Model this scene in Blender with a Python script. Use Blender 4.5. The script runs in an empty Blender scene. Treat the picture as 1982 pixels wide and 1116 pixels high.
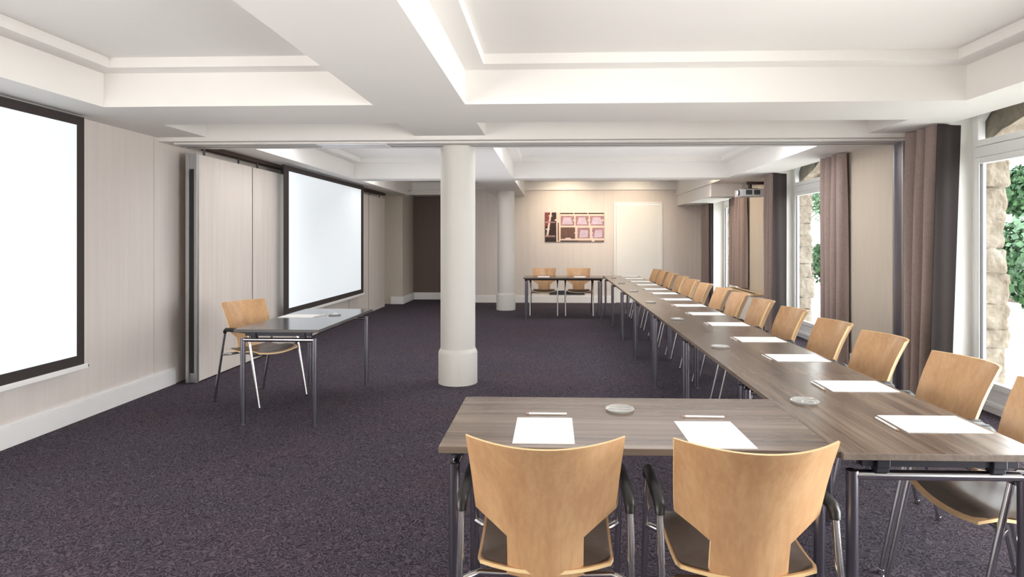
import bpy, bmesh, math, random
from mathutils import Vector, Matrix
random.seed(7)
S = bpy.context.scene
COL = S.collection
R = math.radians

# ------------------------------------------------------------------ materials
def lin(r, g, b):
    f = lambda c: (c/255/12.92) if c/255 <= .04045 else ((c/255+.055)/1.055)**2.4
    return (f(r), f(g), f(b), 1)

class NT:
    def __init__(s, name):
        s.m = bpy.data.materials.new(name); s.m.use_nodes = True
        s.t = s.m.node_tree; s.n = s.t.nodes; s.l = s.t.links
        s.b = s.n['Principled BSDF']
    def node(s, typ, **kw):
        n = s.n.new(typ)
        for k, v in kw.items():
            if k.startswith('i_'): n.inputs[k[2:].replace('_', ' ')].default_value = v
            else: setattr(n, k, v)
        return n
    def link(s, a, b): s.l.new(a, b)
    def coords(s, scale=(1, 1, 1), kind='Object'):
        tc = s.node('ShaderNodeTexCoord'); mp = s.node('ShaderNodeMapping')
        mp.inputs['Scale'].default_value = scale
        s.link(tc.outputs[kind], mp.inputs['Vector']); return mp.outputs['Vector']
    def noise(s, vec, scale, detail=3, rough=.5, dist=0):
        n = s.node('ShaderNodeTexNoise'); n.inputs['Scale'].default_value = scale
        n.inputs['Detail'].default_value = detail; n.inputs['Roughness'].default_value = rough
        n.inputs['Distortion'].default_value = dist
        s.link(vec, n.inputs['Vector']); return n.outputs['Fac']
    def ramp(s, fac, stops):
        r = s.node('ShaderNodeValToRGB'); e = r.color_ramp.elements
        while len(e) < len(stops): e.new(.5)
        for el, (p, c) in zip(e, stops): el.position = p; el.color = c
        s.link(fac, r.inputs['Fac']); return r.outputs['Color']
    def math(s, op, a, b=None):
        m = s.node('ShaderNodeMath', operation=op)
        s.link(a, m.inputs[0])
        if b is not None:
            if isinstance(b, (int, float)): m.inputs[1].default_value = b
            else: s.link(b, m.inputs[1])
        return m.outputs[0]
    def mix(s, fac, a, b, mode='MIX'):
        m = s.node('ShaderNodeMixRGB', blend_type=mode)
        for i, v in ((0, fac), (1, a), (2, b)):
            if isinstance(v, (int, float, tuple)): m.inputs[i].default_value = v
            else: s.link(v, m.inputs[i])
        return m.outputs[0]
    def bump(s, h, strength=.2, dist=.01):
        b = s.node('ShaderNodeBump'); b.inputs['Strength'].default_value = strength
        b.inputs['Distance'].default_value = dist
        s.link(h, b.inputs['Height']); s.link(b.outputs['Normal'], s.b.inputs['Normal'])
    def set(s, **kw):
        for k, v in kw.items(): s.b.inputs[k.replace('_', ' ')].default_value = v
        return s

def plain(name, rgb, rough=.5, metal=0, var=.06, scale=8, **kw):
    t = NT(name); c = lin(*rgb)
    f = t.noise(t.coords(), scale, 3)
    lo = tuple(x*(1-var) for x in c[:3])+(1,); hi = tuple(min(1, x*(1+var)) for x in c[:3])+(1,)
    t.link(t.ramp(f, [(.3, lo), (.7, hi)]), t.b.inputs['Base Color'])
    t.set(Roughness=rough, Metallic=metal, **kw); return t.m

def wood(name, dark, mid, light, along='Z', rough=.35, fine=60, stretch=.04, ring=4, bump=.04):
    t = NT(name)
    sc = {'X': (stretch, 1, 1), 'Y': (1, stretch, 1), 'Z': (1, 1, stretch)}[along]
    v = t.coords(sc)
    oi = t.node('ShaderNodeObjectInfo')
    add = t.node('ShaderNodeVectorMath', operation='ADD'); t.link(v, add.inputs[0])
    mul = t.node('ShaderNodeVectorMath', operation='SCALE'); mul.inputs['Scale'].default_value = 7.3
    cmb = t.node('ShaderNodeCombineXYZ')
    for i in range(3): t.link(oi.outputs['Random'], cmb.inputs[i])
    t.link(cmb.outputs[0], mul.inputs[0]); t.link(mul.outputs[0], add.inputs[1])
    v = add.outputs[0]
    a = t.noise(v, ring, 4, .55, .12); b = t.noise(v, fine, 3, .6)
    f = t.math('ADD', t.math('MULTIPLY', a, .62), t.math('MULTIPLY', b, .38))
    t.link(t.ramp(f, [(.34, lin(*dark)), (.5, lin(*mid)), (.66, lin(*light))]), t.b.inputs['Base Color'])
    t.bump(b, bump, .002); t.set(Roughness=rough); return t.m

M = {}
# carpet: fine labyrinth weave of light and dark yarn
t = NT('carpet'); v = t.coords()
n1 = t.noise(v, 20, 1.6, .45, .4)
s1 = t.math('SINE', t.math('MULTIPLY', n1, 52))
n2 = t.noise(v, 160, 2, .6); n3 = t.noise(v, .9, 3, .6)
f = t.math('ADD', t.math('MULTIPLY', s1, .30), t.math('ADD', t.math('MULTIPLY', n2, .6), .15))
c1 = t.ramp(f, [(.12, lin(46, 41, 49)), (.40, lin(65, 59, 69)), (.80, lin(96, 88, 92))])
c2 = t.mix(1.0, c1, t.ramp(n3, [(.34, (.96, .88, .88, 1)), (.5, (.88, .87, .95, 1)), (.66, (1, .96, .98, 1))]), 'MULTIPLY')
t.link(c2, t.b.inputs['Base Color']); t.bump(f, .35, .004)
t.set(Roughness=.95); t.b.inputs['Specular IOR Level'].default_value = .15
t.b.inputs['Sheen Weight'].default_value = .0
M['carpet'] = t.m

# pale limed-oak style vinyl on the walls (vertical streaks)
def streak(name, a, b, c, sc=(9, 9, .35)):
    t = NT(name); v = t.coords(sc)
    f = t.math('ADD', t.math('MULTIPLY', t.noise(v, 2.2, 5, .6), .7), t.math('MULTIPLY', t.noise(v, 22, 2, .6), .3))
    t.link(t.ramp(f, [(.32, lin(*a)), (.5, lin(*b)), (.68, lin(*c))]), t.b.inputs['Base Color'])
    t.bump(f, .06, .004); t.set(Roughness=.6); return t.m
M['wall'] = streak('pale_wall_vinyl', (211, 202, 196), (215, 206, 200), (219, 211, 205))
M['panel'] = streak('partition_laminate', (204, 194, 186), (210, 201, 193), (216, 208, 200))
M['wall_warm'] = streak('beige_wall_vinyl', (190, 180, 166), (194, 184, 170), (198, 188, 174), (14, 14, 1.5))
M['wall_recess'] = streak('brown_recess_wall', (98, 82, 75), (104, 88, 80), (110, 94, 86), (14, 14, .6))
M['column'] = plain('column_paint', (214, 211, 205), .55, var=.012, scale=3)
M['white'] = plain('white_paint', (233, 231, 226), .55, var=.012, scale=3)
M['ceil'] = plain('ceiling_paint', (230, 227, 223), .7, var=.01, scale=2)
M['trim'] = plain('white_gloss_trim', (232, 230, 228), .35, var=.015)
M['upvc'] = plain('window_frame_white', (240, 240, 240), .3, var=.01)
M['chrome'] = plain('polished_chrome', (205, 205, 208), .14, 1, var=.03)
M['steel'] = plain('satin_steel_tube', (150, 148, 158), .28, 1, var=.04)
M['alu'] = plain('aluminium_profile', (178, 178, 180), .35, .9, var=.04)
M['black'] = plain('black_plastic', (28, 27, 28), .38, var=.1)
M['dark_rail'] = plain('dark_steel_beam', (40, 40, 50), .45, .3, var=.08)
M['screen_border'] = plain('black_screen_border', (52, 44, 42), .7, var=.05)
M['leather'] = plain('dark_leather', (84, 72, 64), .4, var=.12, scale=30)
M['beech'] = wood('beech_ply', (188, 145, 106), (200, 158, 116), (212, 173, 130), 'Z', .34, 70, .03, 13, .02)
M['beech_edge'] = wood('beech_ply_edge', (232, 196, 140), (240, 208, 156), (246, 220, 174), 'X', .4, 80, .05, 6, .02)
M['top'] = wood('grey_oak_laminate', (74, 60, 50), (110, 93, 80), (136, 119, 105), 'X', .22, 60, .035, 11, .03)
M['top_edge'] = wood('grey_oak_edge', (88, 76, 66), (112, 99, 88), (128, 115, 103), 'X', .45, 60, .05, 8, .03)
M['desk_top'] = wood('glossy_grey_laminate', (78, 78, 80), (90, 90, 93), (100, 100, 103), 'X', .13, 50, .05, 7, .01)
M['desk_edge'] = plain('dark_grey_edge', (82, 80, 80), .4)
M['pale_wood'] = wood('pale_oak', (200, 170, 132), (214, 186, 150), (224, 200, 166), 'Y', .45, 40, .06, 5)
M['paper'] = plain('white_paper', (250, 249, 247), .7, var=.005)
M['pencil'] = plain('white_lacquer', (245, 240, 236), .3, var=.01)
M['pencil_wood'] = plain('pencil_cedar', (196, 150, 130), .6)
M['graphite'] = plain('graphite', (45, 45, 48), .5)
M['curtain'] = plain('taupe_curtain_cloth', (153, 136, 130), .85, var=.07, scale=40)
M['lining'] = plain('dark_curtain_lining', (32, 21, 20), .95, var=.08, scale=30)
M['proj'] = plain('projector_shell', (205, 204, 206), .4, var=.02)
M['grille'] = plain('dark_grille', (78, 76, 78), .5)
M['mount'] = plain('brown_metal_mount', (70, 54, 48), .5, .4)
M['fence'] = wood('weathered_fence', (70, 60, 54), (94, 82, 74), (116, 104, 96), 'Z', .8, 30, .05, 6)
M['trunk'] = plain('bark', (84, 66, 52), .9, var=.25, scale=30)
M['paving'] = plain('pale_paving', (232, 228, 220), .8, var=.05, scale=3)
# foliage
def leafmat(name, a, b):
    t = NT(name); v = t.coords()
    t.link(t.ramp(t.noise(v, 7, 3), [(.3, lin(*a)), (.7, lin(*b))]), t.b.inputs['Base Color'])
    t.set(Roughness=.55); return t.m
M['leaf'] = leafmat('hedge_leaves', (24, 54, 30), (66, 102, 60))
M['leaf2'] = leafmat('pale_leaves', (48, 82, 54), (96, 126, 92))
# stone
t = NT('tan_rubble_stone'); v = t.coords((1, 1, 1))
f = t.math('ADD', t.math('MULTIPLY', t.noise(v, 5, 6, .65), .75), t.math('MULTIPLY', t.noise(v, 26, 4, .7), .25))
t.link(t.ramp(f, [(.3, lin(96, 84, 72)), (.5, lin(128, 116, 102)), (.68, lin(154, 145, 133))]), t.b.inputs['Base Color'])
t.bump(f, .8, .03); t.set(Roughness=.95); M['stone'] = t.m
# white screens, their projected light put into the cloth as emission
t = NT('glowing_projection_screen')
f = t.noise(t.coords((1, .4, .4)), 1.2, 2)
t.link(t.ramp(f, [(.3, lin(222, 229, 234)), (.7, lin(230, 235, 239))]), t.b.inputs['Base Color'])
t.set(Roughness=.8); t.b.inputs['Emission Color'].default_value = (.90, .96, 1, 1)
t.b.inputs['Emission Strength'].default_value = .24; M['screen'] = t.m
# clear glass of the windows: thin pane = transparent + weak mirror
t = NT('window_glass')
tr = t.node('ShaderNodeBsdfTransparent'); tr.inputs[0].default_value = (.97, .985, .98, 1)
gl = t.node('ShaderNodeBsdfGlossy'); gl.inputs['Roughness'].default_value = .02
fr = t.node('ShaderNodeLayerWeight'); fr.inputs[0].default_value = .5
ff = t.math('ADD', t.math('MULTIPLY', t.math('POWER', fr.outputs['Facing'], 5), .6), .03)
mx = t.node('ShaderNodeMixShader'); t.link(ff, mx.inputs[0]); t.link(tr.outputs[0], mx.inputs[1]); t.link(gl.outputs[0], mx.inputs[2])
t.link(mx.outputs[0], t.n['Material Output'].inputs['Surface']); M['glass'] = t.m
t = NT('dish_glass'); t.set(Roughness=.04, IOR=1.5); t.b.inputs['Transmission Weight'].default_value = .75
t.b.inputs['Base Color'].default_value = (.93, .94, .92, 1); M['dish'] = t.m
t = NT('projector_lens'); t.set(Roughness=.1); t.b.inputs['Base Color'].default_value = (.5, .45, .8, 1)
t.b.inputs['Emission Color'].default_value = (.75, .72, 1, 1); t.b.inputs['Emission Strength'].default_value = 3; M['lens'] = t.m
t = NT('track_reflection'); t.set(Roughness=.4); t.b.inputs['Base Color'].default_value = (.85, .85, .9, 1); M['strip'] = t.m

# ------------------------------------------------------------------ mesh builder
class MB:
    def __init__(s): s.bm = bmesh.new(); s.mi = 0
    def _tag(s, faces):
        for f in faces: f.material_index = s.mi
    def box(s, x0, x1, y0, y1, z0, z1, bevel=0, rot=None, seg=2):
        n0 = set(s.bm.faces)
        r = bmesh.ops.create_cube(s.bm, size=1); vs = r['verts']
        sz = (x1-x0, y1-y0, z1-z0); c = Vector(((x0+x1)/2, (y0+y1)/2, (z0+z1)/2))
        for v in vs: v.co = Vector((v.co.x*sz[0], v.co.y*sz[1], v.co.z*sz[2]))
        if bevel:
            es = list({e for v in vs for e in v.link_edges})
            bmesh.ops.bevel(s.bm, geom=es, offset=min(bevel, min(abs(q) for q in sz)*.49), segments=seg, affect='EDGES', profile=.5)
        nf = [f for f in s.bm.faces if f not in n0]
        for v in {v for f in nf for v in f.verts}:
            v.co = (rot @ v.co if rot else v.co) + c
        s._tag(nf); return s
    def tube(s, path, r, seg=12, caps=True, radii=None):
        pts = [Vector(p) for p in path]; n = len(pts); rings = []
        up = None
        for i, p in enumerate(pts):
            d = ((pts[min(i+1, n-1)]-p).normalized() + (p-pts[max(i-1, 0)]).normalized()) if 0 < i < n-1 else (pts[min(i+1, n-1)]-pts[max(i-1, 0)])
            d.normalize()
            if up is None:
                up = Vector((0, 0, 1)) if abs(d.z) < .9 else Vector((1, 0, 0))
            a = d.cross(up).normalized(); b = a.cross(d).normalized(); up = b
            k = 1
            if 0 < i < n-1:
                co = (pts[i+1]-p).normalized().dot(d); k = 1/max(.5, co)
            rr = radii[i] if radii else r
            rings.append([s.bm.verts.new(p + (a*math.cos(q) + b*math.sin(q)*(1))*rr*(1 if k == 1 else (k if False else 1))) for q in (2*math.pi*j/seg for j in range(seg))])
        nf = []
        for i in range(n-1):
            for j in range(seg):
                nf.append(s.bm.faces.new((rings[i][j], rings[i][(j+1) % seg], rings[i+1][(j+1) % seg], rings[i+1][j])))
        if caps:
            nf.append(s.bm.faces.new(rings[0][::-1])); nf.append(s.bm.faces.new(rings[-1]))
        s._tag(nf); return s
    def lathe(s, prof, c=(0, 0, 0), seg=32):
        c = Vector(c); rings = []
        for r, z in prof:
            if r < 1e-5: rings.append([s.bm.verts.new(c+Vector((0, 0, z)))])
            else: rings.append([s.bm.verts.new(c+Vector((r*math.cos(2*math.pi*j/seg), r*math.sin(2*math.pi*j/seg), z))) for j in range(seg)])
        nf = []
        for a, b in zip(rings, rings[1:]):
            for j in range(seg):
                k = (j+1) % seg
                if len(a) == 1 and len(b) == 1: continue
                if len(a) == 1: nf.append(s.bm.faces.new((a[0], b[k], b[j])))
                elif len(b) == 1: nf.append(s.bm.faces.new((a[j], a[k], b[0])))
                else: nf.append(s.bm.faces.new((a[j], a[k], b[k], b[j])))
        s._tag(nf); return s
    def prism(s, poly, h0, h1, axis='Z'):
        def P(a, b, h): return {'Z': (a, b, h), 'Y': (a, h, b), 'X': (h, a, b)}[axis]
        lo = [s.bm.verts.new(P(a, b, h0)) for a, b in poly]; hi = [s.bm.verts.new(P(a, b, h1)) for a, b in poly]
        nf = [s.bm.faces.new(lo[::-1]), s.bm.faces.new(hi)]
        for i in range(len(poly)):
            j = (i+1) % len(poly); nf.append(s.bm.faces.new((lo[i], lo[j], hi[j], hi[i])))
        s._tag(nf); return s
    def grid(s, rows, thick=0, close=True):
        """rows of points -> surface (optionally a closed shell between rows and offset rows)"""
        V = [[s.bm.verts.new(p) for p in r] for r in rows]; nf = []
        for a, b in zip(V, V[1:]):
            for j in range(len(a)-1): nf.append(s.bm.faces.new((a[j], a[j+1], b[j+1], b[j])))
        s._tag(nf); return V
    def shell(s, A, B, edge_mi=None):
        """closed solid between two matching grids"""
        VA = s.grid(A); VB = s.grid([r for r in B])
        for f in list(s.bm.faces):
            pass
        loopA = VA[0][:] + [r[-1] for r in VA[1:]] + VA[-1][-2::-1] + [r[0] for r in VA[-2:0:-1]]
        loopB = VB[0][:] + [r[-1] for r in VB[1:]] + VB[-1][-2::-1] + [r[0] for r in VB[-2:0:-1]]
        nf = []
        for i in range(len(loopA)):
            j = (i+1) % len(loopA); nf.append(s.bm.faces.new((loopA[i], loopA[j], loopB[j], loopB[i])))
        o = s.mi
        if edge_mi is not None: s.mi = edge_mi
        s._tag(nf); s.mi = o; return s
    def build(s, name, mats, parent=None, smooth=None, loc=None):
        bmesh.ops.recalc_face_normals(s.bm, faces=s.bm.faces)
        me = bpy.data.meshes.new(name); s.bm.to_mesh(me); s.bm.free()
        for m in (mats if isinstance(mats, (list, tuple)) else [mats]): me.materials.append(M[m] if isinstance(m, str) else m)
        if smooth is not None:
            for p in me.polygons: p.use_smooth = True
            me.set_sharp_from_angle(angle=R(smooth))
        o = bpy.data.objects.new(name, me); COL.objects.link(o)
        if parent: o.parent = parent
        if loc: o.location = loc
        return o

def thing(name, label, cat, loc=(0, 0, 0), rz=0, group=None):
    o = bpy.data.objects.new(name, None); COL.objects.link(o); o.empty_display_size = .1
    o.location = loc; o.rotation_euler = (0, 0, rz)
    return tag(o, label, cat, group)
def tag(o, label, cat, group=None):
    o['label'] = label; o['category'] = cat; o['kind'] = 'thing'
    if group: o['group'] = group
    return o
def struct(o): o['kind'] = 'structure'; return o
KIDS = {}
def adopt():
    KIDS.clear()
    for o in COL.objects:
        if o.parent: KIDS.setdefault(o.parent.name, []).append(o)
def dup(root, loc, rz, label, group=None):
    def cp(o, par):
        c = o.copy(); COL.objects.link(c); c.parent = par
        for k in KIDS.get(o.name, []): cp(k, c)
        return c
    r = cp(root, None); r.location = loc; r.rotation_euler = (0, 0, rz); r['label'] = label
    if group: r['group'] = group
    return r
ORD = ['first', 'second', 'third', 'fourth', 'fifth', 'sixth', 'seventh', 'eighth', 'ninth', 'tenth', 'eleventh', 'twelfth', 'thirteenth', 'fourteenth']

# ------------------------------------------------------------------ room shell
XL, XR, YB, Y0 = -3.74, 3.30, 13.80, -3.0
ZB, ZL, ZC, ZH = 2.387, 2.63, 2.70, 2.35
b = MB(); b.box(XL-.3, 3.66, Y0-.3, 14.7, -.1, 0); struct(b.build('floor', 'carpet'))
b = MB(); b.box(XL-.3, 3.66, Y0-.3, 14.7, ZC, ZC+.12)
def ledge(x0, x1, y0, y1, w=.15):
    b.box(x0, x0+w, y0, y1, ZL, ZC); b.box(x1-w, x1, y0, y1, ZL, ZC)
    b.box(x0+w, x1-w, y1-w, y1, ZL, ZC); b.box(x0+w, x1-w, y0, y0+w, ZL, ZC)
SL1, SL2, BX0, BX1, SR1, SR2 = -3.265, -3.165, -1.285, -.625, 2.862, 2.735
T1a, T1b, Ha, Hb, T2a, T2b = 4.37, 5.06, 5.70, 6.22, 9.72, 10.14
ledge(SL1, BX0, -.6, T1a); ledge(BX1, SR1, -.6, T1a)
ledge(SL2, BX0, Hb, T2a); ledge(BX1, SR2, Hb, T2a)
struct(b.build('ceiling', 'ceil'))
def beam(*boxes):
    m = MB()
    for q in boxes: m.box(*q)
    return struct(m.build('beam', 'ceil'))
beam((BX0, BX1, Y0, 13.8, ZB, ZC))                                             # spine beam on the columns
beam((XL, SL1, Y0, Ha, ZB, ZC)); beam((XL, SL2, Hb, 13.4, ZB, ZC), (XL, -3.29, 13.4, 14.5, ZB, ZC), (-3.29, SL2, 13.4, 13.74, 2.5, ZC))             # left soffit
beam((SR1, XR, Y0, Ha, ZB, ZC)); beam((SR2, XR, Hb, 13.8, ZB, ZC))             # window-side soffit
beam((SL1, BX0, T1a, T1b, ZB, ZC)); beam((BX1, SR1, T1a, T1b, ZB, ZC))
beam((SL2, BX0, T2a, T2b, ZB, ZC)); beam((BX1, SR2, T2a, T2b, ZB, ZC))
beam((SL1, BX0, Y0, -.6, ZB, ZC)); beam((BX1, SR1, Y0, -.6, ZB, ZC))
beam((XL, BX0, Ha, Hb, ZH, ZC), (BX1, XR, Ha, Hb, ZH, ZC), (BX0, BX1, Ha-.003, Hb+.003, ZH, ZB+.02))   # partition header
beam((-3.29, -2.1, 13.8, 14.5, 2.42, ZC), (-3.29, BX0, 13.74, 13.8, 2.53, ZC))
m = MB(); m.box(BX1, SR2, 13.72, YB, 2.515, ZC); struct(m.build('trim_1', 'ceil'))
m = MB(); m.box(SR2+.03, XR, 10.87, YB, 2.165, ZB); struct(m.build('beam', 'ceil'))
# partition track under the header
m = MB(); m.box(XL+.1, XR, 5.80, 6.12, ZH-.012, ZH); m.mi = 1
m.box(XL+.1, XR, 5.90, 5.915, ZH-.014, ZH-.010); m.box(XL+.1, XR, 6.00, 6.03, ZH-.014, ZH-.010); m.mi = 2
m.box(-2.27, -1.60, 5.84, 6.08, ZH-.017, ZH-.011)  # pale strip painting a reflection onto the track
struct(m.build('trim_2', ['white', 'grille', 'strip']))

m = MB(); m.box(XL-.12, XL, Y0, 13.4, 0, ZC); struct(m.build('wall_left', 'wall'))
m = MB(); m.box(XL-.001, XL+.004, 5.648, 5.660, .16, 2.387); struct(m.build('trim_3', 'panel'))
m = MB(); m.box(XL-.12, XL, 13.4, 14.5, 0, ZC); m.box(XL, -3.29, 13.4, 14.5, 0, ZB); struct(m.build('wall_left', 'wall_warm'))
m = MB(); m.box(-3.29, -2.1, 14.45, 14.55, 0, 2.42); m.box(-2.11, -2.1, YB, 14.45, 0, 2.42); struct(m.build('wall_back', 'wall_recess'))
DX0, DX1, DZ = 1.36, 2.44, 2.245
m = MB(); m.box(-2.1, DX0, YB, YB+.12, 0, ZC); m.box(DX1, XR+.36, YB, YB+.12, 0, ZC); m.box(DX0, DX1, YB, YB+.12, DZ, ZC)
struct(m.build('wall_back', 'wall'))
m = MB(); m.box(XL-.12, XR+.36, Y0-.12, Y0, 0, ZC); struct(m.build('wall_rear', 'wall'))
# door
d = thing('door_1', '', ''); del d['label']; del d['category']; struct(d)
m = MB(); m.box(DX0, DX0+.05, YB-.022, YB+.1, 0, DZ, .004); m.box(DX1-.05, DX1, YB-.022, YB+.1, 0, DZ, .004); m.box(DX0+.05, DX1-.05, YB-.022, YB+.1, DZ-.05, DZ, .004)
m.build('door_frame', 'trim', d)
m = MB(); m.box(DX0+.054, DX1-.054, YB-.004, YB+.04, .01, DZ-.055, .003); m.build('door_leaf', 'white', d)

# window wall: piers between openings, fabric face inside, white reveals
OPEN = [(-2.4, -.2), (.4, 2.5), (3.15, 5.42), (7.25, 9.35), (10.95, 13.10)]  # first two openings are out of view, added to bring in light
OZ = 2.62
edges = [Y0] + [q for o in OPEN for q in o] + [YB+.12]
m = MB()
for i in range(0, len(edges), 2):
    m.mi = 0; m.box(XR, XR+.02, edges[i], edges[i+1], 0, ZB); m.mi = 1; m.box(XR+.02, 3.66, edges[i], edges[i+1], 0, ZC)
m.mi = 1
for a, c in OPEN: m.box(XR+.02, 3.66, a, c, OZ, ZC)
struct(m.build('wall_right', ['wall_warm', 'white']))
# outside stone skin with arched lintels and rough jambs
def rough_box(m, x0, x1, y0, y1, z0, z1, step=.12, amp=.02):
    nx, ny, nz = (max(1, int(abs(q)/step)) for q in (x1-x0, y1-y0, z1-z0))
    n0 = set(m.bm.verts)
    m.box(x0, x1, y0, y1, z0, z1)
m = MB()
eo = [-3] + [q for o in OPEN for q in o] + [30]
rs = random.Random(3)
for i in range(0, len(eo), 2):
    z = 0
    a0, a1 = eo[i], eo[i+1]
    while z < 3.4:                                   # courses of blocks
        h = rs.uniform(.16, .30)
        m.box(3.665, 3.87+rs.uniform(-.035, .03), a0-(.05 if i else 0)+rs.uniform(-.02, .02)*(1 if i else 0), a1+(.05 if i+2 < len(eo) else 0)+rs.uniform(-.02, .02), z, z+h+.01, .03, seg=2)
        z += h
for a, c in OPEN:
    mid, hw = (a+c)/2, (c-a)/2
    arc = [(mid+hw*q, 2.20+.36*(1-q*q)) for q in [k/12*2-1 for k in range(13)]]
    m.prism(arc+[(c, 3.4), (a, 3.4)], 3.67, 3.88, 'X')
o = m.build('wall_exterior', 'stone'); struct(o)
sub = o.modifiers.new('s', 'SUBSURF'); sub.subdivision_type = 'SIMPLE'; sub.levels = 2; sub.render_levels = 3
tex = bpy.data.textures.new('stone_bumps', 'CLOUDS'); tex.noise_scale = .09
dm = o.modifiers.new('d', 'DISPLACE'); dm.texture = tex; dm.strength = .05; dm.texture_coords = 'GLOBAL'

def window(idx, a, c):
    w = thing('window_%d' % idx, '', ''); del w['label']; del w['category']; struct(w)
    x0, x1 = 3.595, 3.655
    m = MB(); fw = .05
    m.box(x0, x1, a, a+fw, 0, OZ, .004); m.box(x0, x1, c-fw, c, 0, OZ, .004)
    m.box(x0, x1, a+fw, c-fw, OZ-.04, OZ, .004); m.box(x0, x1, a+fw, c-fw, 0, .05, .004)
    m.box(x0-.006, x1, a+fw, c-fw, 2.115, 2.205, .006)
    m.build('window_frame', 'upvc', w)
    mid = (a+c)/2; sw = .055
    for s, (p, q) in enumerate(((a+fw, mid-.002), (mid+.002, c-fw))):
        m = MB()
        m.box(x0-.012, x1-.01, p, p+sw, .05, 2.112, .006); m.box(x0-.012, x1-.01, q-sw, q, .05, 2.112, .006)
        m.box(x0-.012, x1-.01, p+sw, q-sw, 2.06, 2.112, .006); m.box(x0-.012, x1-.01, p+sw, q-sw, .20, .255, .006)
        m.box(x0-.012, x1-.01, p+sw, q-sw, .05, .09, .006)
        lf = m.build('casement', 'upvc', w)
        m = MB(); m.box(x0+.01, x0+.03, p+sw-.003, q-sw+.003, .088, .202); m.box(x0+.002, x0+.012, p+sw+.03, q-sw-.03, .108, .182, .004); m.build('kick_panel', 'upvc', lf)
        m = MB(); m.box(x0+.02, x0+.026, p+sw-.004, q-sw+.004, .253, 2.062); m.build('pane', 'glass', lf)
        m = MB(); g = .012
        m.box(x0-.002, x0+.019, p+sw-.001, p+sw+g*.5, .255, 2.06); m.box(x0-.002, x0+.019, q-sw-g*.5, q-sw+.001, .255, 2.06); m.build('glazing_seal', 'grille', lf)
    m = MB()
    m.box(x0-.012, x1-.01, a+fw, a+fw+.045, 2.207, OZ-.04, .005); m.box(x0-.012, x1-.01, c-fw-.045, c-fw, 2.207, OZ-.04, .005)
    m.box(x0-.012, x1-.01, a+fw+.045, c-fw-.045, 2.207, 2.26, .005); m.box(x0-.012, x1-.01, mid-.02, mid+.02, 2.26, OZ-.04, .005)
    for yy, sg in ((a+fw+.045, 1), (c-fw-.045, -1)):     # arched corners of the fanlight
        m.prism([(yy, 2.42), (yy+sg*.05, 2.47), (yy+sg*.14, 2.53), (yy+sg*.26, 2.58), (yy, 2.58)], x0-.01, x1-.012, 'X')
    fl = m.build('fanlight', 'upvc', w)
    m = MB(); m.box(x0+.02, x0+.026, a+fw+.04, c-fw-.04, 2.255, OZ-.041); m.build('pane', 'glass', fl)
for i, (a, c) in enumerate(OPEN): window(i+1, a, c)

# baseboards
def skirting(m, x0, x1, y0, y1, h=.165):
    m.box(x0, x1, y0, y1, 0, h-.02, .002); 
    cx = [(x0, x1), (y0, y1)]
    m.box(x0 if x1-x0 > .05 else x0+.0, x1 if x1-x0 > .05 else x0+(x1-x0)*.6, y0 if y1-y0 > .05 else y1-(y1-y0)*.6, y1, h-.02, h, .003)
m = MB(); skirting(m, XL, XL+.022, Y0, 5.96); struct(m.build('baseboard_left', 'trim'))
m = MB(); skirting(m, -2.1, DX0, YB-.022, YB); skirting(m, DX1, XR, YB-.022, YB); struct(m.build('baseboard_back', 'trim'))
m = MB(); m.box(-3.55, -3.27, 13.378, 13.4, 0, .165, .003); m.box(-3.29, -3.268, 13.4, 14.45, 0, .165, .003); m.box(-3.268, -2.11, 14.428, 14.45, 0, .165, .003)
struct(m.build('baseboard_back', 'trim'))
m = MB()
for i in range(0, len(edges), 2): m.box(XR-.018, XR, edges[i], edges[i+1]-(.12 if i == len(edges)-2 else 0), 0, .165, .003)
struct(m.build('baseboard_right', 'trim'))
# aluminium wall jamb that receives the partition
m = MB(); m.box(XR-.05, XR, 5.84, 5.87, 0, ZH-.012, .003); m.box(XR-.05, XR, 5.99, 6.02, 0, ZH-.012, .003); m.mi = 1; m.box(XR-.03, XR, 5.87, 5.99, 0, ZH-.012)
struct(m.build('trim_4', ['alu', 'steel']))

# ------------------------------------------------------------------ columns
for i, (x, y, lab) in enumerate(((-.945, 6.12, 'round white column in mid room under the ceiling header, nearer of the two'),
                                 (-.945, 12.43, 'round white column by the back wall beside the short far table'))):
    c = thing('round_column', lab, 'column', (x, y, 0), group='white columns under the ceiling beam')
    top = (ZH if i == 0 else ZB)
    m = MB(); m.lathe([(0, .345), (.172, .345), (.172, top), (0, top)], seg=64); m.build('shaft', 'column', c, 40)
    m = MB(); m.lathe([(0, 0), (.193, 0), (.193, .305), (.188, .318), (.174, .345), (0, .345)], seg=64); m.build('base', 'column', c, 40)

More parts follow.
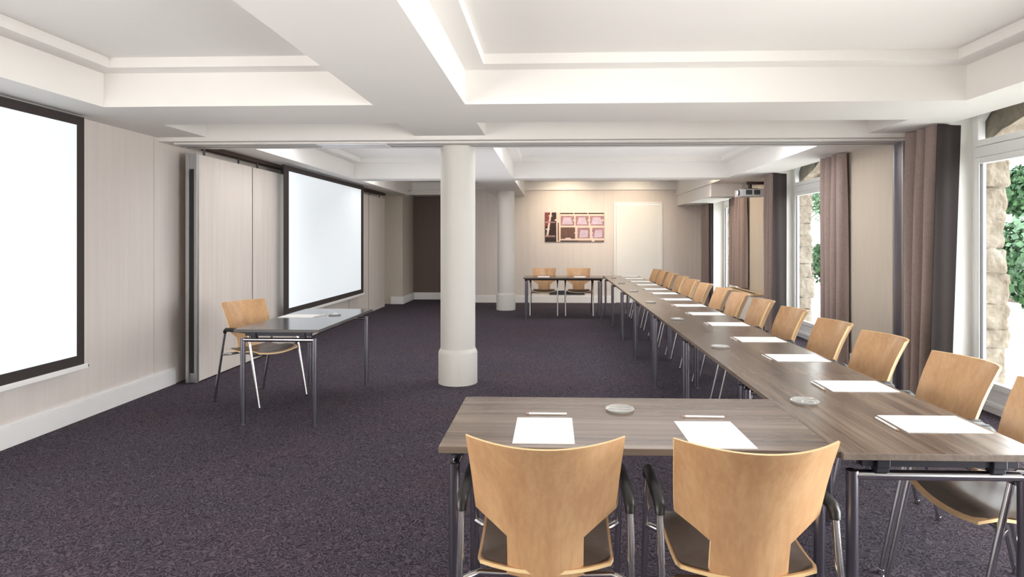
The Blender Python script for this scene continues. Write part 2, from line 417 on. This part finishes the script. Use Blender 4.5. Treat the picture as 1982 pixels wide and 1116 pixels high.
# ------------------------------------------------------------------ folding partition stack and screens
PX0, PX1 = -3.628, -3.518
ys = [5.965 + 1.14*i for i in range(7)]
for i in range(6):
    y0, y1 = ys[i]+.003, ys[i+1]-.003
    lab = ['pale sliding partition panel with the exposed aluminium end, nearest the small desk',
           'pale sliding partition panel beside the black edge of the far projection screen',
           'third pale partition panel, mostly behind the near half of the far screen',
           'fourth pale partition panel, hidden above by the middle of the far screen',
           'fifth pale partition panel, just at the far edge of the far screen',
           'last pale partition panel, between the far screen and the recess'][i]
    p = thing('partition_panel', lab, 'partition panel', (PX1, y0, 0), group='sliding partition panels stacked along the left wall')
    L = y1-y0
    m = MB(); m.box(-.10, 0, .03 if i == 0 else .004, L-.004, .012, 2.27, .002); m.build('board', 'panel', p)
    m = MB()
    if i == 0:
        m.box(-.112, -.078, 0, .04, .004, 2.275, .003); m.box(-.026, .004, 0, .04, .004, 2.275, .003); m.box(-.078, -.026, .022, .04, .004, 2.275)
    else:
        m.box(-.103, .001, 0, .004, .012, 2.27)
    m.build('edge_profile', 'alu', p)
    if i == 0:
        m = MB(); m.box(-.074, -.034, .012, .024, .10, 2.12, .002); m.build('seal_strip', 'black', p)
    for yy in (.22, L-.22):
        m = MB(); m.tube([(-.05, yy, 2.268), (-.05, yy, 2.345)], .012, 8); m.build('hanger', 'grille', p)
m = MB(); m.box(-3.62, -3.53, Hb, 12.9, 2.34, ZB); struct(m.build('trim_5', 'mount'))

def screen(y0, y1, x, label, bw=.075):
    s = thing('projection_screen', label, 'projection screen', (x, (y0+y1)/2, .46), group='white projection screens on the left side')
    h = (y1-y0)/2; z0, z1 = .0, 1.89; bz = .075
    m = MB(); m.box(-.004, .004, -h+bw, h-bw, z0+bz, z1-.05); m.build('screen_cloth', 'screen', s)
    m = MB(); m.box(-.005, .005, -h, -h+bw, z0, z1); m.box(-.005, .005, h-bw, h, z0, z1); m.box(-.005, .005, -h+bw, h-bw, z0, z0+bz); m.box(-.005, .005, -h+bw, h-bw, z1-.05, z1)
    m.build('border', 'screen_border', s)
    bb = MB(); bb.box(-.016, .016, -h-.03, h+.03, z0-.04, z0, .006); br = bb.build('bottom_bar', 'trim', s)
    for q in (-1, 1):
        m = MB(); m.tube([(0, q*(h+.03), -.02), (0, q*(h+.042), -.02)], .012, 12); m.build('end_cap', 'black', br)
    m = MB(); m.box(-.03, .006, -h, h, z1-.002, z1+.02, .003); m.build('top_case', 'screen_border', s)  # case along the top edge, not a mount to the wall
screen(1.55, 4.66, -3.64, 'large white projection screen with black border on the near left wall')
screen(7.68, 10.95, -3.40, 'white projection screen with black border in front of the partition, behind the small desk', .14)

# ------------------------------------------------------------------ tables
def make_table(L, label, group, D=.65, top='top', edge='top_edge', tuck=.05, tuck_near=None):
    t = thing('meeting_table', label, 'table', group=group)
    h, w = L/2-.0006, D/2
    m = MB(); m.box(-h, h, -w, w, .717, .74, .002)
    for f in m.bm.faces: f.material_index = 0 if abs(f.normal.z) > .7 else 1
    m.build('tabletop', [top, edge], t)
    for sx in (-1, 1):
        for sy in (-1, 1):
            m = MB(); x, y = sx*(h-.045), sy*(w-((tuck if sx > 0 or tuck_near is None else tuck_near) if sy < 0 else .05))
            m.tube([(x, y, .004), (x, y, .67)], .019, 16); m.tube([(x, y, 0), (x, y, .006)], .022, 16)
            m.build('leg', 'steel', t, 40)
    for sx in (-1, 1):
        m = MB(); x = sx*(h-.045); m.tube([(x, -w+.05, .655), (x, w-.05, .655)], .0165, 14); m.build('end_rail', 'chrome', t, 40)
    for sy in (-1, 1):
        m = MB(); y = sy*(w-.14); m.box(-h+.02, h-.02, y-.022, y+.022, .684, .717, .003)
        for sx in (-1, 1): m.box(sx*(h-.045)-.02, sx*(h-.045)+.02, y-.02, y+.02, .668, .69, .002)
        m.build('support_beam', 'dark_rail', t)
    for sx in (-1, 1):
        m = MB(); m.box(sx*(h-.045)-.014, sx*(h-.045)+.014, -w+.075, w-.075, .686, .7168, .002); m.build('cross_brace', 'dark_rail', t)
    return t
JX = [2.02, 3.20, 4.60, 6.0, 7.4, 8.8, 10.2, 11.58]
G_ROW = 'tables joined end to end in the long row'
RX = 1.26
tabs = {}
for i in range(7):
    y0, y1 = JX[i], JX[i+1]; L = round(y1-y0, 2)
    lab = 'grey wood meeting table, %s from the near end of the long window-side row' % ORD[i]
    if i == 6: lab = 'grey wood meeting table at the far end of the long window-side row'
    if L not in tabs: tabs[L] = make_table(L, lab, G_ROW, tuck=.195, tuck_near=.05 if i == 0 else None); t = tabs[L]; adopt()
    else: t = dup(tabs[L], (0, 0, 0), 0, lab)
    t.location = (RX, (y0+y1)/2, 0); t.rotation_euler = (0, 0, R(90))
NT1 = make_table(1.315, 'grey wood meeting table in the foreground, behind the two chairs turned away', 'cross tables at the row ends')
NT1.location = (.277, 2.362, 0)
FT1 = make_table(1.43, 'short grey wood table across the far end of the long row, facing the room', 'cross tables at the row ends')
FT1.location = (.19, 11.255, 0)
DT1 = make_table(1.40, 'separate small grey desk standing alone in front of the far screen', 'presenter desk', .66, 'desk_top', 'desk_edge')
DT1.location = (-2.10, 5.31, 0); DT1.rotation_euler = (0, 0, R(90))

# ------------------------------------------------------------------ chairs
def make_chair(label, group):
    c = thing('beech_chair', label, 'chair', group=group)
    # backrest: one bent ply sheet; wide back, shoulders, narrow stem
    prof = [(.428, -.186, .113), (.445, -.190, .113), (.48, -.196, .113), (.52, -.205, .113), (.555, -.214, .113), (.585, -.223, .152), (.622, -.236, .210), (.66, -.250, .2135), (.72, -.274, .2175), (.78, -.302, .2215), (.83, -.329, .225), (.862, -.349, .2275)]
    nu = 17; th = .013
    def pt(z, y, hw, u, off):
        x = u*hw; q = (x/.2275)**2
        zz = z + (.006*u*u if z > .85 else 0)
        return Vector((x, y + .105*q + off, zz))
    A = [[pt(z, y, w, -1+2*j/(nu-1), 0) for j in range(nu)] for z, y, w in prof]
    B = [[pt(z, y, w, -1+2*j/(nu-1), th) for j in range(nu)] for z, y, w in prof]
    m = MB(); m.shell(A, B, 1); m.build('backrest', ['beech', 'beech_edge'], c, 35)
    # seat: ply shell and leather pad, dished with a rolled front
    def seat(hw, y0, y1, z, th, mats, name, inset=0, dome=0):
        A, B = [], []
        n = 13
        for i in range(n):
            f = i/(n-1); y = y0+(y1-y0)*f
            zc = z - .016*math.sin(math.pi*min(1, f*1.15)) + (.012*f if f < .8 else .0096-.10*(f-.8)**1.5*2.2)
            w = hw*(1-.05*(1-f)) * (1 if 0 < i < n-1 else .955)
            ra, rb = [], []
            for j in range(11):
                u = -1+2*j/10
                side = .020*u*u
                ed = dome*(1-abs(u)**6)*(1-abs(2*f-1)**6)
                yy = y - (.022*(1-u*u) if i == 0 else 0) + (.018*(1-u*u) if i == n-1 else 0)
                ra.append((u*w, yy, zc+side-th)); rb.append((u*w, yy, zc+side+ed))
            A.append(ra); B.append(rb)
        m = MB(); m.shell(A, B, 1 if len(mats) > 1 else None); return m.build(name, mats, c, 40)
    seat(.215, -.165, .225, .452, .011, ['beech', 'beech_edge'], 'seat_shell')
    seat(.206, -.155, .212, .4535, .0, ['leather'], 'seat_pad', dome=.022)
    for s in (-1, 1):
        x = s*.2535
        m = MB(); m.tube([(x, -.285, .006), (x, -.152, .60), (x, -.147, .635)], .0115, 12); m.tube([(x, -.2862, 0), (x, -.285, .02)], .0135, 12); m.build('leg', 'chrome', c, 40)
        m = MB(); m.tube([(x, .285, .006), (x, .153, .60), (x, .147, .632)], .0115, 12); m.tube([(x, .2862, 0), (x, .285, .02)], .0135, 12); m.build('leg', 'chrome', c, 40)
        m = MB(); m.tube([(x, -.150, .612), (x, -.147, .63), (x, -.128, .643), (x, 0, .647), (x, .12, .645), (x, .141, .632), (x, .149, .612)], .0155, 12, radii=[.0145, .016, .018, .019, .018, .016, .0145])
        m.build('armrest', 'black', c, 50)
    m = MB()
    for y, z in ((-.145, .424), (.13, .428)):
        yl = -.285+(z-.006)/.594*.133 if y < 0 else .285-(z-.006)/.594*.132
        m.tube([(-.2535, yl, z), (-.20, y, z), (0, y, z-.004), (.20, y, z), (.2535, yl, z)], .0105, 10)
    for s in (-1, 1): m.tube([(s*.12, -.145, .423), (s*.12, .13, .427)], .009, 8)
    m.build('seat_frame', 'chrome', c, 50)
    return c
G1 = 'beech chairs with their backs to the foreground'
C1 = make_chair('beech chair in the foreground with its back to us, left end of near table', G1)
adopt()
C1.location = (-.022, 2.0, 0)
dup(C1, (.575, 1.985, 0), R(-1.5), 'beech chair in the foreground with its back to us, beside the row corner', G1)
CY = [2.37, 2.945, 3.65, 4.255, 5.02, 5.745, 6.42, 7.05, 7.82, 8.545, 9.28, 10.07, 10.75, 11.42]
rc = random.Random(5)
for i, y in enumerate(CY):
    if i == 0: lab = 'beech chair at the near end of the long row, cut by the right picture edge'
    elif i == 13: lab = 'farthest beech chair on the window side of the long table row'
    else: lab = 'beech chair on the window side of the long row, %s from the near end' % ORD[i]
    dup(C1, (1.675+rc.uniform(-.012, .012), y, 0), R(90+rc.uniform(-1.2, 1.2)), lab, 'beech chairs on the window side of the long row')
dup(C1, (-.165, 11.63, 0), R(180), 'beech chair behind the short far table, nearer the round column', 'beech chairs behind the short far table')
dup(C1, (.49, 11.63, 0), R(180), 'beech chair behind the short far table, nearer the long row', 'beech chairs behind the short far table')
dup(C1, (-2.60, 5.415, 0), math.atan2(-.906, -.42), 'beech chair standing askew behind the small separate desk', 'presenter chair')

# ------------------------------------------------------------------ papers, pencils, glass dishes
def make_paper(label, group):
    m = MB(); m.box(-.105, .105, -.1485, .1485, 0, .0022); return tag(m.build('paper_sheet', 'paper'), label, 'paper', group)
def make_pencil(label, group):
    c = thing('pencil', label, 'pencil', group=group)
    m = MB(); m.tube([(-.075, 0, .004), (.073, 0, .004)], .004, 6); m.build('barrel', 'pencil', c)
    m = MB(); m.tube([(.073, 0, .004), (.086, 0, .004)], .004, 6, radii=[.004, .0012]); m.build('wooden_point', 'pencil_wood', c)
    m = MB(); m.tube([(.086, 0, .004), (.089, 0, .004)], .001, 6, radii=[.0012, .0003]); m.build('lead', 'graphite', c)
    return c
def make_dish(label, group):
    m = MB(); m.lathe([(0, 0), (.046, 0), (.054, .003), (.057, .009), (.055, .0105), (.051, .0098), (.046, .006), (0, .0055)], seg=40)
    return tag(m.build('glass_dish', 'dish', smooth=50), label, 'dish', group)
TZ = .7405
GP = 'blank paper sheets laid at the seats'; GC = 'white pencils beside the paper sheets'; GD = 'round glass dishes on the tables'
P0 = make_paper('blank white sheet on the near table, in front of the left foreground chair', GP)
P0.location = (-.031, 2.222, TZ)
Q0 = make_pencil('white pencil above the sheet at the left foreground chair', GC)
adopt(); Q0.location = (-.02, 2.42, TZ); Q0.rotation_euler = (0, 0, R(180))
dup(P0, (.565, 2.195, TZ), R(1), 'blank white sheet on the near table, in front of the right foreground chair')
dup(Q0, (.585, 2.40, TZ), R(179), 'white pencil above the sheet at the right foreground chair')
PY = [2.345, 2.935, 3.62, 4.27, 5.03, 5.72, 6.42, 7.06, 7.85, 8.50, 9.30, 10.02, 10.75, 11.38]
for i, y in enumerate(PY):
    w = 'at the near end of the long row' if i == 0 else ('at the far end of the long row' if i == 13 else 'at the %s seat from the near end of the long row' % ORD[i])
    dup(P0, (1.413, y, TZ), R(90), 'blank white sheet %s' % w)
    dup(Q0, (1.238, y-.01, TZ), R(-90+rc.uniform(-1.5, 1.5)), 'white pencil beside the sheet %s' % w.replace('from the near end of the long row', 'from near end of long row'))
dup(P0, (-.165, 11.17, TZ), 0, 'blank white sheet on the far cross table, nearer the round column')
dup(P0, (.49, 11.17, TZ), 0, 'blank white sheet on the far cross table, nearer the long row')
dup(P0, (-2.26, 5.42, TZ), R(90), 'blank white sheet on the small separate desk')
dup(Q0, (-2.08, 5.45, TZ), R(70), 'white pencil beside the sheet on the small separate desk')
D0 = make_dish('round glass dish in the middle of the near table between the two sheets', GD)
D0.location = (.27, 2.49, TZ)
DY = [2.64, 3.955, 5.30, 6.72, 8.13, 9.55, 10.85]
for i, y in enumerate(DY):
    dup(D0, (1.063, y, TZ), 0, 'round glass dish on the long row, %s from the near end' % ORD[i] if i < 6 else 'round glass dish at the far end of the long row')
dup(D0, (-1.975, 5.52, TZ), 0, 'round glass dish on the small separate desk')

# ------------------------------------------------------------------ curtains
def curtain(y0, y1, label, ztop=2.38, zbot=.015, lining=None, group='taupe curtains beside the windows', folds=5, x=3.215, lean=0):
    """folded cloth; lining = (ya, yb): dark return into the reveal, side +1/-1"""
    c = thing('curtain', label, 'curtain', (0, 0, 0), group=group)
    n = folds*10+1; A, B = [], []
    zs = [zbot+(ztop-zbot)*k/4 for k in range(5)]
    for k, z in enumerate(zs):
        ra, rb = [], []
        for j in range(n):
            f = j/(n-1); ph = f*folds*2*math.pi
            amp = .05*(1 if k < 4 else .8)
            y = y0+(y1-y0)*f + .012*math.sin(ph*2+k*.4) + lean*(1-f)*(1-k/4)
            xx = x + amp*math.cos(ph) + .008*math.sin(ph*1.7+k)
            ra.append((xx-.003, y, z)); rb.append((xx+.003, y, z))
        A.append(ra); B.append(rb)
    m = MB(); m.shell(A, B); m.build('cloth', 'curtain', c, 60)
    if lining:
        (xa, ya), (xb, yb) = lining
        A, B = [], []
        for k, z in enumerate(zs):
            ra, rb = [], []
            for j in range(13):
                f = j/12; q = .008*math.sin(f*9+k*.5) + lean*(1-k/4)
                ra.append((xa+(xb-xa)*f, ya+(yb-ya)*f+q-.003, z)); rb.append((xa+(xb-xa)*f, ya+(yb-ya)*f+q+.003, z))
            A.append(ra); B.append(rb)
        m = MB(); m.shell(A, B); m.build('lining', 'lining', c, 60)
    return c
curtain(5.27, 5.72, 'taupe curtain with a broad dark lining strip, beside the nearest window', lining=((3.18, 5.205), (3.42, 5.30)), folds=3, lean=.12)
curtain(6.93, 7.48, 'taupe curtain in deep folds on the near side of the middle window', folds=4)
curtain(9.08, 9.40, 'taupe curtain with dark lining on the far side of the middle window, by the projector', lining=((3.18, 9.01), (3.42, 9.15)), folds=3)
curtain(10.45, 11.25, 'taupe curtain behind the radiator cover, under the ceiling bulkhead', 2.155, .605, folds=5, lining=((3.19, 11.27), (3.36, 11.32)))
curtain(12.75, 13.35, 'narrow taupe curtain in the far corner by the back wall', 2.155, folds=4, lining=((3.19, 12.72), (3.285, 12.74)))

# ------------------------------------------------------------------ projector, radiator cover, vent, picture
P = thing('projector', 'white wall-mounted video projector with a glowing lens, near the bulkhead', 'projector', (3.04, 9.62, 2.075))
m = MB(); m.box(-.19, .20, -.15, .15, 0, .115, .018, seg=3); m.build('housing', 'proj', P, 40)
m = MB(); m.tube([(-.185, -.085, .055), (-.215, -.085, .055)], .04, 20); ln = m.build('lens_barrel', 'grille', P, 40)
m = MB(); m.lathe([(0, .006), (.02, .004), (.032, 0)], seg=20); o = m.build('lens_glass', 'lens', ln, 40); o.rotation_euler = (0, R(-90), 0); o.location = (-.2155, -.085, .055)
for a in (-.06, .06):
    m = MB()
    for k in range(6): m.box(a-.045, a+.045, -.156, -.148, .028+k*.012, .035+k*.012)
    m.box(a-.047, a+.047, -.1535, -.148, .025, .098); m.build('vent_grille', 'grille', P)
m = MB(); m.box(-.10, .10, -.08, .08, .115, .128, .003); m.tube([(0, 0, .125), (0, 0, .20)], .028, 14); m.box(-.05, .25, -.025, .025, .19, .235, .006); m.box(.248, .259, -.06, .06, .13, .29, .003)
m.build('wall_bracket', 'mount', P, 40)

RC = thing('radiator_cover', 'low white radiator cover with a pale wood top under the far window curtain', 'radiator cover', (3.16, 10.16, 0))
m = MB(); m.box(-.12, .03, -.70, .70, .0, .56, .004); m.build('casing', 'white', RC)
m = MB(); m.box(-.14, .035, -.72, -.66, .56, .59, .003); m.box(-.14, .035, .66, .72, .56, .59, .003); m.box(-.14, -.10, -.66, .66, .56, .59, .003); m.box(0, .035, -.66, .66, .56, .59, .003); m.build('wood_top', 'pale_wood', RC)
m = MB(); m.box(-.10, 0, -.66, .66, .5605, .566)
for k in range(40): m.box(-.10, 0, -.65+k*.033, -.64+k*.033, .566, .58)
m.build('slot_grille', 'grille', RC)

V = thing('wall_vent', 'dark slotted vent grille low on the back wall behind the far chairs', 'vent', (.32, YB, .215))
m = MB(); m.box(-.41, .41, -.012, 0, -.045, .07, .003); m.build('frame', 'proj', V)
m = MB(); m.box(-.39, .39, -.014, -.011, -.035, .06)
for k in range(9): m.box(-.39, .39, -.02, -.013, -.031+k*.010, -.027+k*.010)
m.build('slats', 'grille', V)

A = thing('canvas_picture', 'pink and brown abstract window-pattern canvas on the back wall', 'picture', (.485, YB, 1.69))
w, h = .655, .328
m = MB(); m.box(-w, w, -.03, -.001, -h, h, .004); m.build('canvas', plain('cream_canvas', (222, 200, 188), .8), A)
pc = [plain('print_dark', (52, 34, 32), .7, var=.25, scale=14), plain('print_brown', (104, 76, 68), .7, var=.12, scale=10), plain('print_rose', (160, 122, 126), .7, var=.18, scale=9),
      plain('print_lilac', (196, 178, 196), .7, var=.10, scale=7), plain('print_cream', (218, 200, 194), .7, var=.06), plain('print_red', (128, 56, 54), .7, var=.2, scale=9)]
m = MB()
def rect(u0, u1, v0, v1, mi, lay=1):   # u,v in 0..1 over the canvas, v from the top
    m.mi = mi; y = -.0301-.0006*lay
    m.box(-w+2*w*u0, -w+2*w*u1, y, -.0295, h-2*h*v1, h-2*h*v0)
def quad(pts, mi, lay=2):
    m.mi = mi; y = -.0301-.0006*lay
    m.prism([(-w+2*w*u, h-2*h*v) for u, v in pts], y, -.0295, 'Y')
rect(.0, .19, 0, 1, 0); rect(.0, .07, .0, .48, 5, 1.4)
quad([(.085, 0), (.115, 0), (.055, .78), (.02, .78)], 4); rect(.0, .17, .31, .36, 2, 2.4); rect(0, .17, .78, .84, 2, 2.4)
quad([(.05, .12), (.085, .08), (.13, .12), (.085, .16)], 4, 3); quad([(.0, .57), (.04, .54), (.09, .57), (.04, .61)], 4, 3)
rect(.215, .235, .35, .97, 1, 1.5)
for u0, u1 in ((.255, .48), (.495, .72), (.735, 1)): rect(u0, u1, .015, .055, 0, 1.5)
for u0, u1 in ((.265, .495), (.52, .74), (.76, 1)):
    rect(u0, u1, .12, .45, 2, 1.5); quad([(u0+.05, .17), (u1-.06, .17), (u1-.02, .41), (u0+.02, .41)], 3)
rect(.265, .51, .51, .90, 1, 1.5); quad([(.33, .90), (.45, .90), (.42, .86), (.36, .86)], 4)
for u0, u1 in ((.55, .76), (.80, 1)):
    rect(u0, u1, .52, .88, 2, 1.5); quad([(u0+.05, .60), (u1-.03, .60), (u1-.03, .84), (u0+.03, .86)], 3)
for u, v in ((.50, .27), (.745, .27), (.985, .27), (.525, .70), (.785, .70), (.19, .26)):
    quad([(u-.035, v), (u, v-.045), (u+.035, v), (u, v+.045)], 4, 3) if u < .96 else quad([(u-.035, v), (u, v-.045), (u+.012, v), (u, v+.045)], 4, 3)
quad([(.745, .32), (.76, .32), (.775, .44), (.755, .44)], 4, 2.5); quad([(.775, .74), (.80, .74), (.825, .98), (.805, .98)], 4, 2.5)
rect(.26, .56, .955, .995, 0, 1.5); rect(.56, .79, .955, .995, 1, 1.5); rect(.84, 1, .955, .995, 1, 1.5)
m.build('print', pc, A)

# ------------------------------------------------------------------ outside
m = MB(); m.box(3.9, 60, -30, 70, -.25, -.12); struct(m.build('ground', 'paving'))
F = thing('wooden_fence', 'weathered brown board fence behind the garden shrubs', 'fence', (11.2, 0, -.12))
m = MB(); rf = random.Random(9); y = -4
while y < 44:
    wv = rf.uniform(.13, .16); m.box(-.012, .012, y, y+wv, 0, 1.25+rf.uniform(-.02, .02), .003, seg=1); y += wv+.012
m.build('boards', 'fence', F)
m = MB(); m.box(.013, .06, -4, 44, .3, .38); m.box(.013, .06, -4, 44, .95, 1.03); m.build('rails', 'fence', F)
def leafball(m, c, rx, ry, rz, n, rg, size=.07):
    for _ in range(n):
        d = Vector((rg.gauss(0, 1), rg.gauss(0, 1), rg.gauss(0, 1))).normalized(); k = rg.uniform(.72, 1.03)
        p = Vector(c)+Vector((d.x*rx*k, d.y*ry*k, d.z*rz*k))
        a = Vector((rg.gauss(0, 1), rg.gauss(0, 1), rg.gauss(0, 1))).normalized(); t_ = a.cross(d)
        if t_.length < .1: continue
        t_.normalize(); b2 = (d*.5+a*.5).normalized(); s_ = size*rg.uniform(.6, 1.3)
        q = [p-t_*s_*.5, p+b2*s_*.6, p+t_*s_*.5, p-b2*s_*.6]
        m.bm.faces.new([m.bm.verts.new(z) for z in q])
def shrub(name, label, loc, r, h, mat, n, seed, trunk=0, cat='shrub', group=None):
    rg = random.Random(seed); t = thing(name, label, cat, loc, group=group)
    m = MB()
    for k in range(7):
        c = (rg.uniform(-.35, .35)*r, rg.uniform(-.35, .35)*r, trunk + h*(.3+.45*rg.random()))
        q = rg.uniform(.5, .75); leafball(m, c, r*q, r*q, h*.32, n//7, rg, .12)
    m.build('crown' if trunk else 'foliage', mat, t)
    m = MB(); m.tube([(0, 0, 0), (.03, .02, (trunk or .3)*.6), (0, 0, trunk+h*.45)], .05, 8, radii=[.07, .05, .02])
    for k in range(5):
        a = k*1.26; m.tube([(0, 0, trunk+h*.15), (math.cos(a)*r*.5, math.sin(a)*r*.5, trunk+h*.5)], .015, 6, radii=[.03, .01])
    m.build('trunk' if trunk else 'stems', 'trunk', t)
GS = 'garden shrubs outside the windows'
shrub('garden_shrub', 'pale green dense shrub seen through the nearest window', (9.9, 12.7, -.12), 1.05, 2.1, 'leaf2', 5200, 1, group=GS)
shrub('garden_shrub', 'dark green shrub low in the right edge of the nearest window', (8.55, 10.5, -.12), .8, 1.25, 'leaf', 5200, 2, group=GS)
shrub('garden_tree', 'clipped green round-headed tree above the shrubs in the nearest window', (12.7, 16.9, -.12), .95, 1.4, 'leaf', 4600, 3, 2.05, 'tree')
shrub('garden_shrub', 'green shrub glimpsed through the middle window', (9.5, 21.0, -.12), 1.3, 2.0, 'leaf', 3600, 4, group=GS)
shrub('garden_tree', 'pale tree top glimpsed high in the middle window', (13.2, 30.0, -.12), 1.8, 2.4, 'leaf2', 3000, 5, 2.2, 'tree')

# ------------------------------------------------------------------ light
wd = bpy.data.worlds.new('overcast_sky'); S.world = wd; wd.use_nodes = True
bg = wd.node_tree.nodes['Background']; bg.inputs['Color'].default_value = (.93, .97, 1, 1); bg.inputs['Strength'].default_value = 5.0
def area(name, loc, rot, sx, sy, power, col=(1, 1, 1)):
    l = bpy.data.lights.new(name, 'AREA'); l.shape = 'RECTANGLE'; l.size = sx; l.size_y = sy; l.energy = power; l.color = col
    if name == 'window_light': l.spread = R(115)
    o = bpy.data.objects.new(name, l); COL.objects.link(o); o.location = loc; o.rotation_euler = rot; return o
area('fill_lamp', (-.6, -2.6, 1.7), (R(90), 0, 0), 5.5, 1.8, 7, (1, .92, .84))  # unseen soft fill added behind the camera
area('side_fill', (-3.5, .3, 1.5), (0, R(-90), R(25)), 1.6, 2.0, 105, (1, .965, .91))  # unseen lamp added on the left to brighten the row chair fronts
area('window_light', (3.2, 1.7, 1.25), (0, R(90), R(-10)), 2.2, 1.8, 58, (1, .99, .98))  # unseen lamp added as a stand-in for daylight from the side
area('ceiling_fill_near', (.2, 2.6, 1.9), (R(180), 0, 0), 5.6, 5.4, 12, (1, .965, .94))  # added to brighten the ceiling; faces up so its back stays hidden
area('ceiling_fill_far', (0, 8.2, 1.95), (R(180), 0, 0), 5.5, 3.6, 24, (.95, .96, 1))  # same added ceiling fill for the far half of the room
area('down_fill_back', (-2.2, 10.62, 2.64), (R(20), 0, 0), 1.6, .7, 13, (1, .96, .93))  # added out of sight above the beam to brighten the far walls
area('down_fill_back', (.85, 10.62, 2.64), (R(20), 0, 0), 2.4, .7, 22, (1, .96, .93))  # second part of the added far-wall fill
area('down_fill_far', (-2.2, 6.9, 2.62), (0, 0, 0), 1.6, .9, 17, (.97, .97, 1))  # added out of sight behind the header to fill the second room
area('down_fill_far', (1.05, 6.9, 2.62), (0, 0, 0), 3.0, .9, 32, (.97, .97, 1))  # second part of the added fill behind the header
def spot(loc, target, power, ang, col):
    l = bpy.data.lights.new('spot_lamp', 'SPOT'); l.energy = power; l.spot_size = R(ang); l.spot_blend = .9; l.color = col; l.shadow_soft_size = .06
    o = bpy.data.objects.new('spot_lamp', l); COL.objects.link(o); o.location = loc
    o.rotation_euler = (Vector(target)-Vector(loc)).to_track_quat('-Z', 'Y').to_euler(); return o
for x, p in ((.3, 62), (1.7, 45)): spot((x, 12.6, 2.66), (x, 13.7, 1.7), p, 110, (1, .82, .60))
spot((1.5, 10.75, 2.62), (3.3, 10.1, 1.3), 70, 75, (1, .80, .58))
spot((1.6, 7.4, 2.6), (3.3, 6.6, 1.2), 22, 75, (1, .84, .66))

# ------------------------------------------------------------------ camera
cd = bpy.data.cameras.new('camera'); cam = bpy.data.objects.new('camera', cd); COL.objects.link(cam)
cd.sensor_width = 36; cd.lens = 36*1192.9/1982
cd.shift_x = (991-1027.6)/1982; cd.shift_y = (461.8-558)/1982
cam.location = (0, 0, 1.43); cam.rotation_euler = (R(90), 0, .0354); cd.clip_start = .05
S.camera = cam
S.view_settings.view_transform = 'Standard'; S.view_settings.look = 'None'; S.view_settings.exposure = .68
S.cycles.max_bounces = 10; S.cycles.diffuse_bounces = 6; S.cycles.transparent_max_bounces = 12
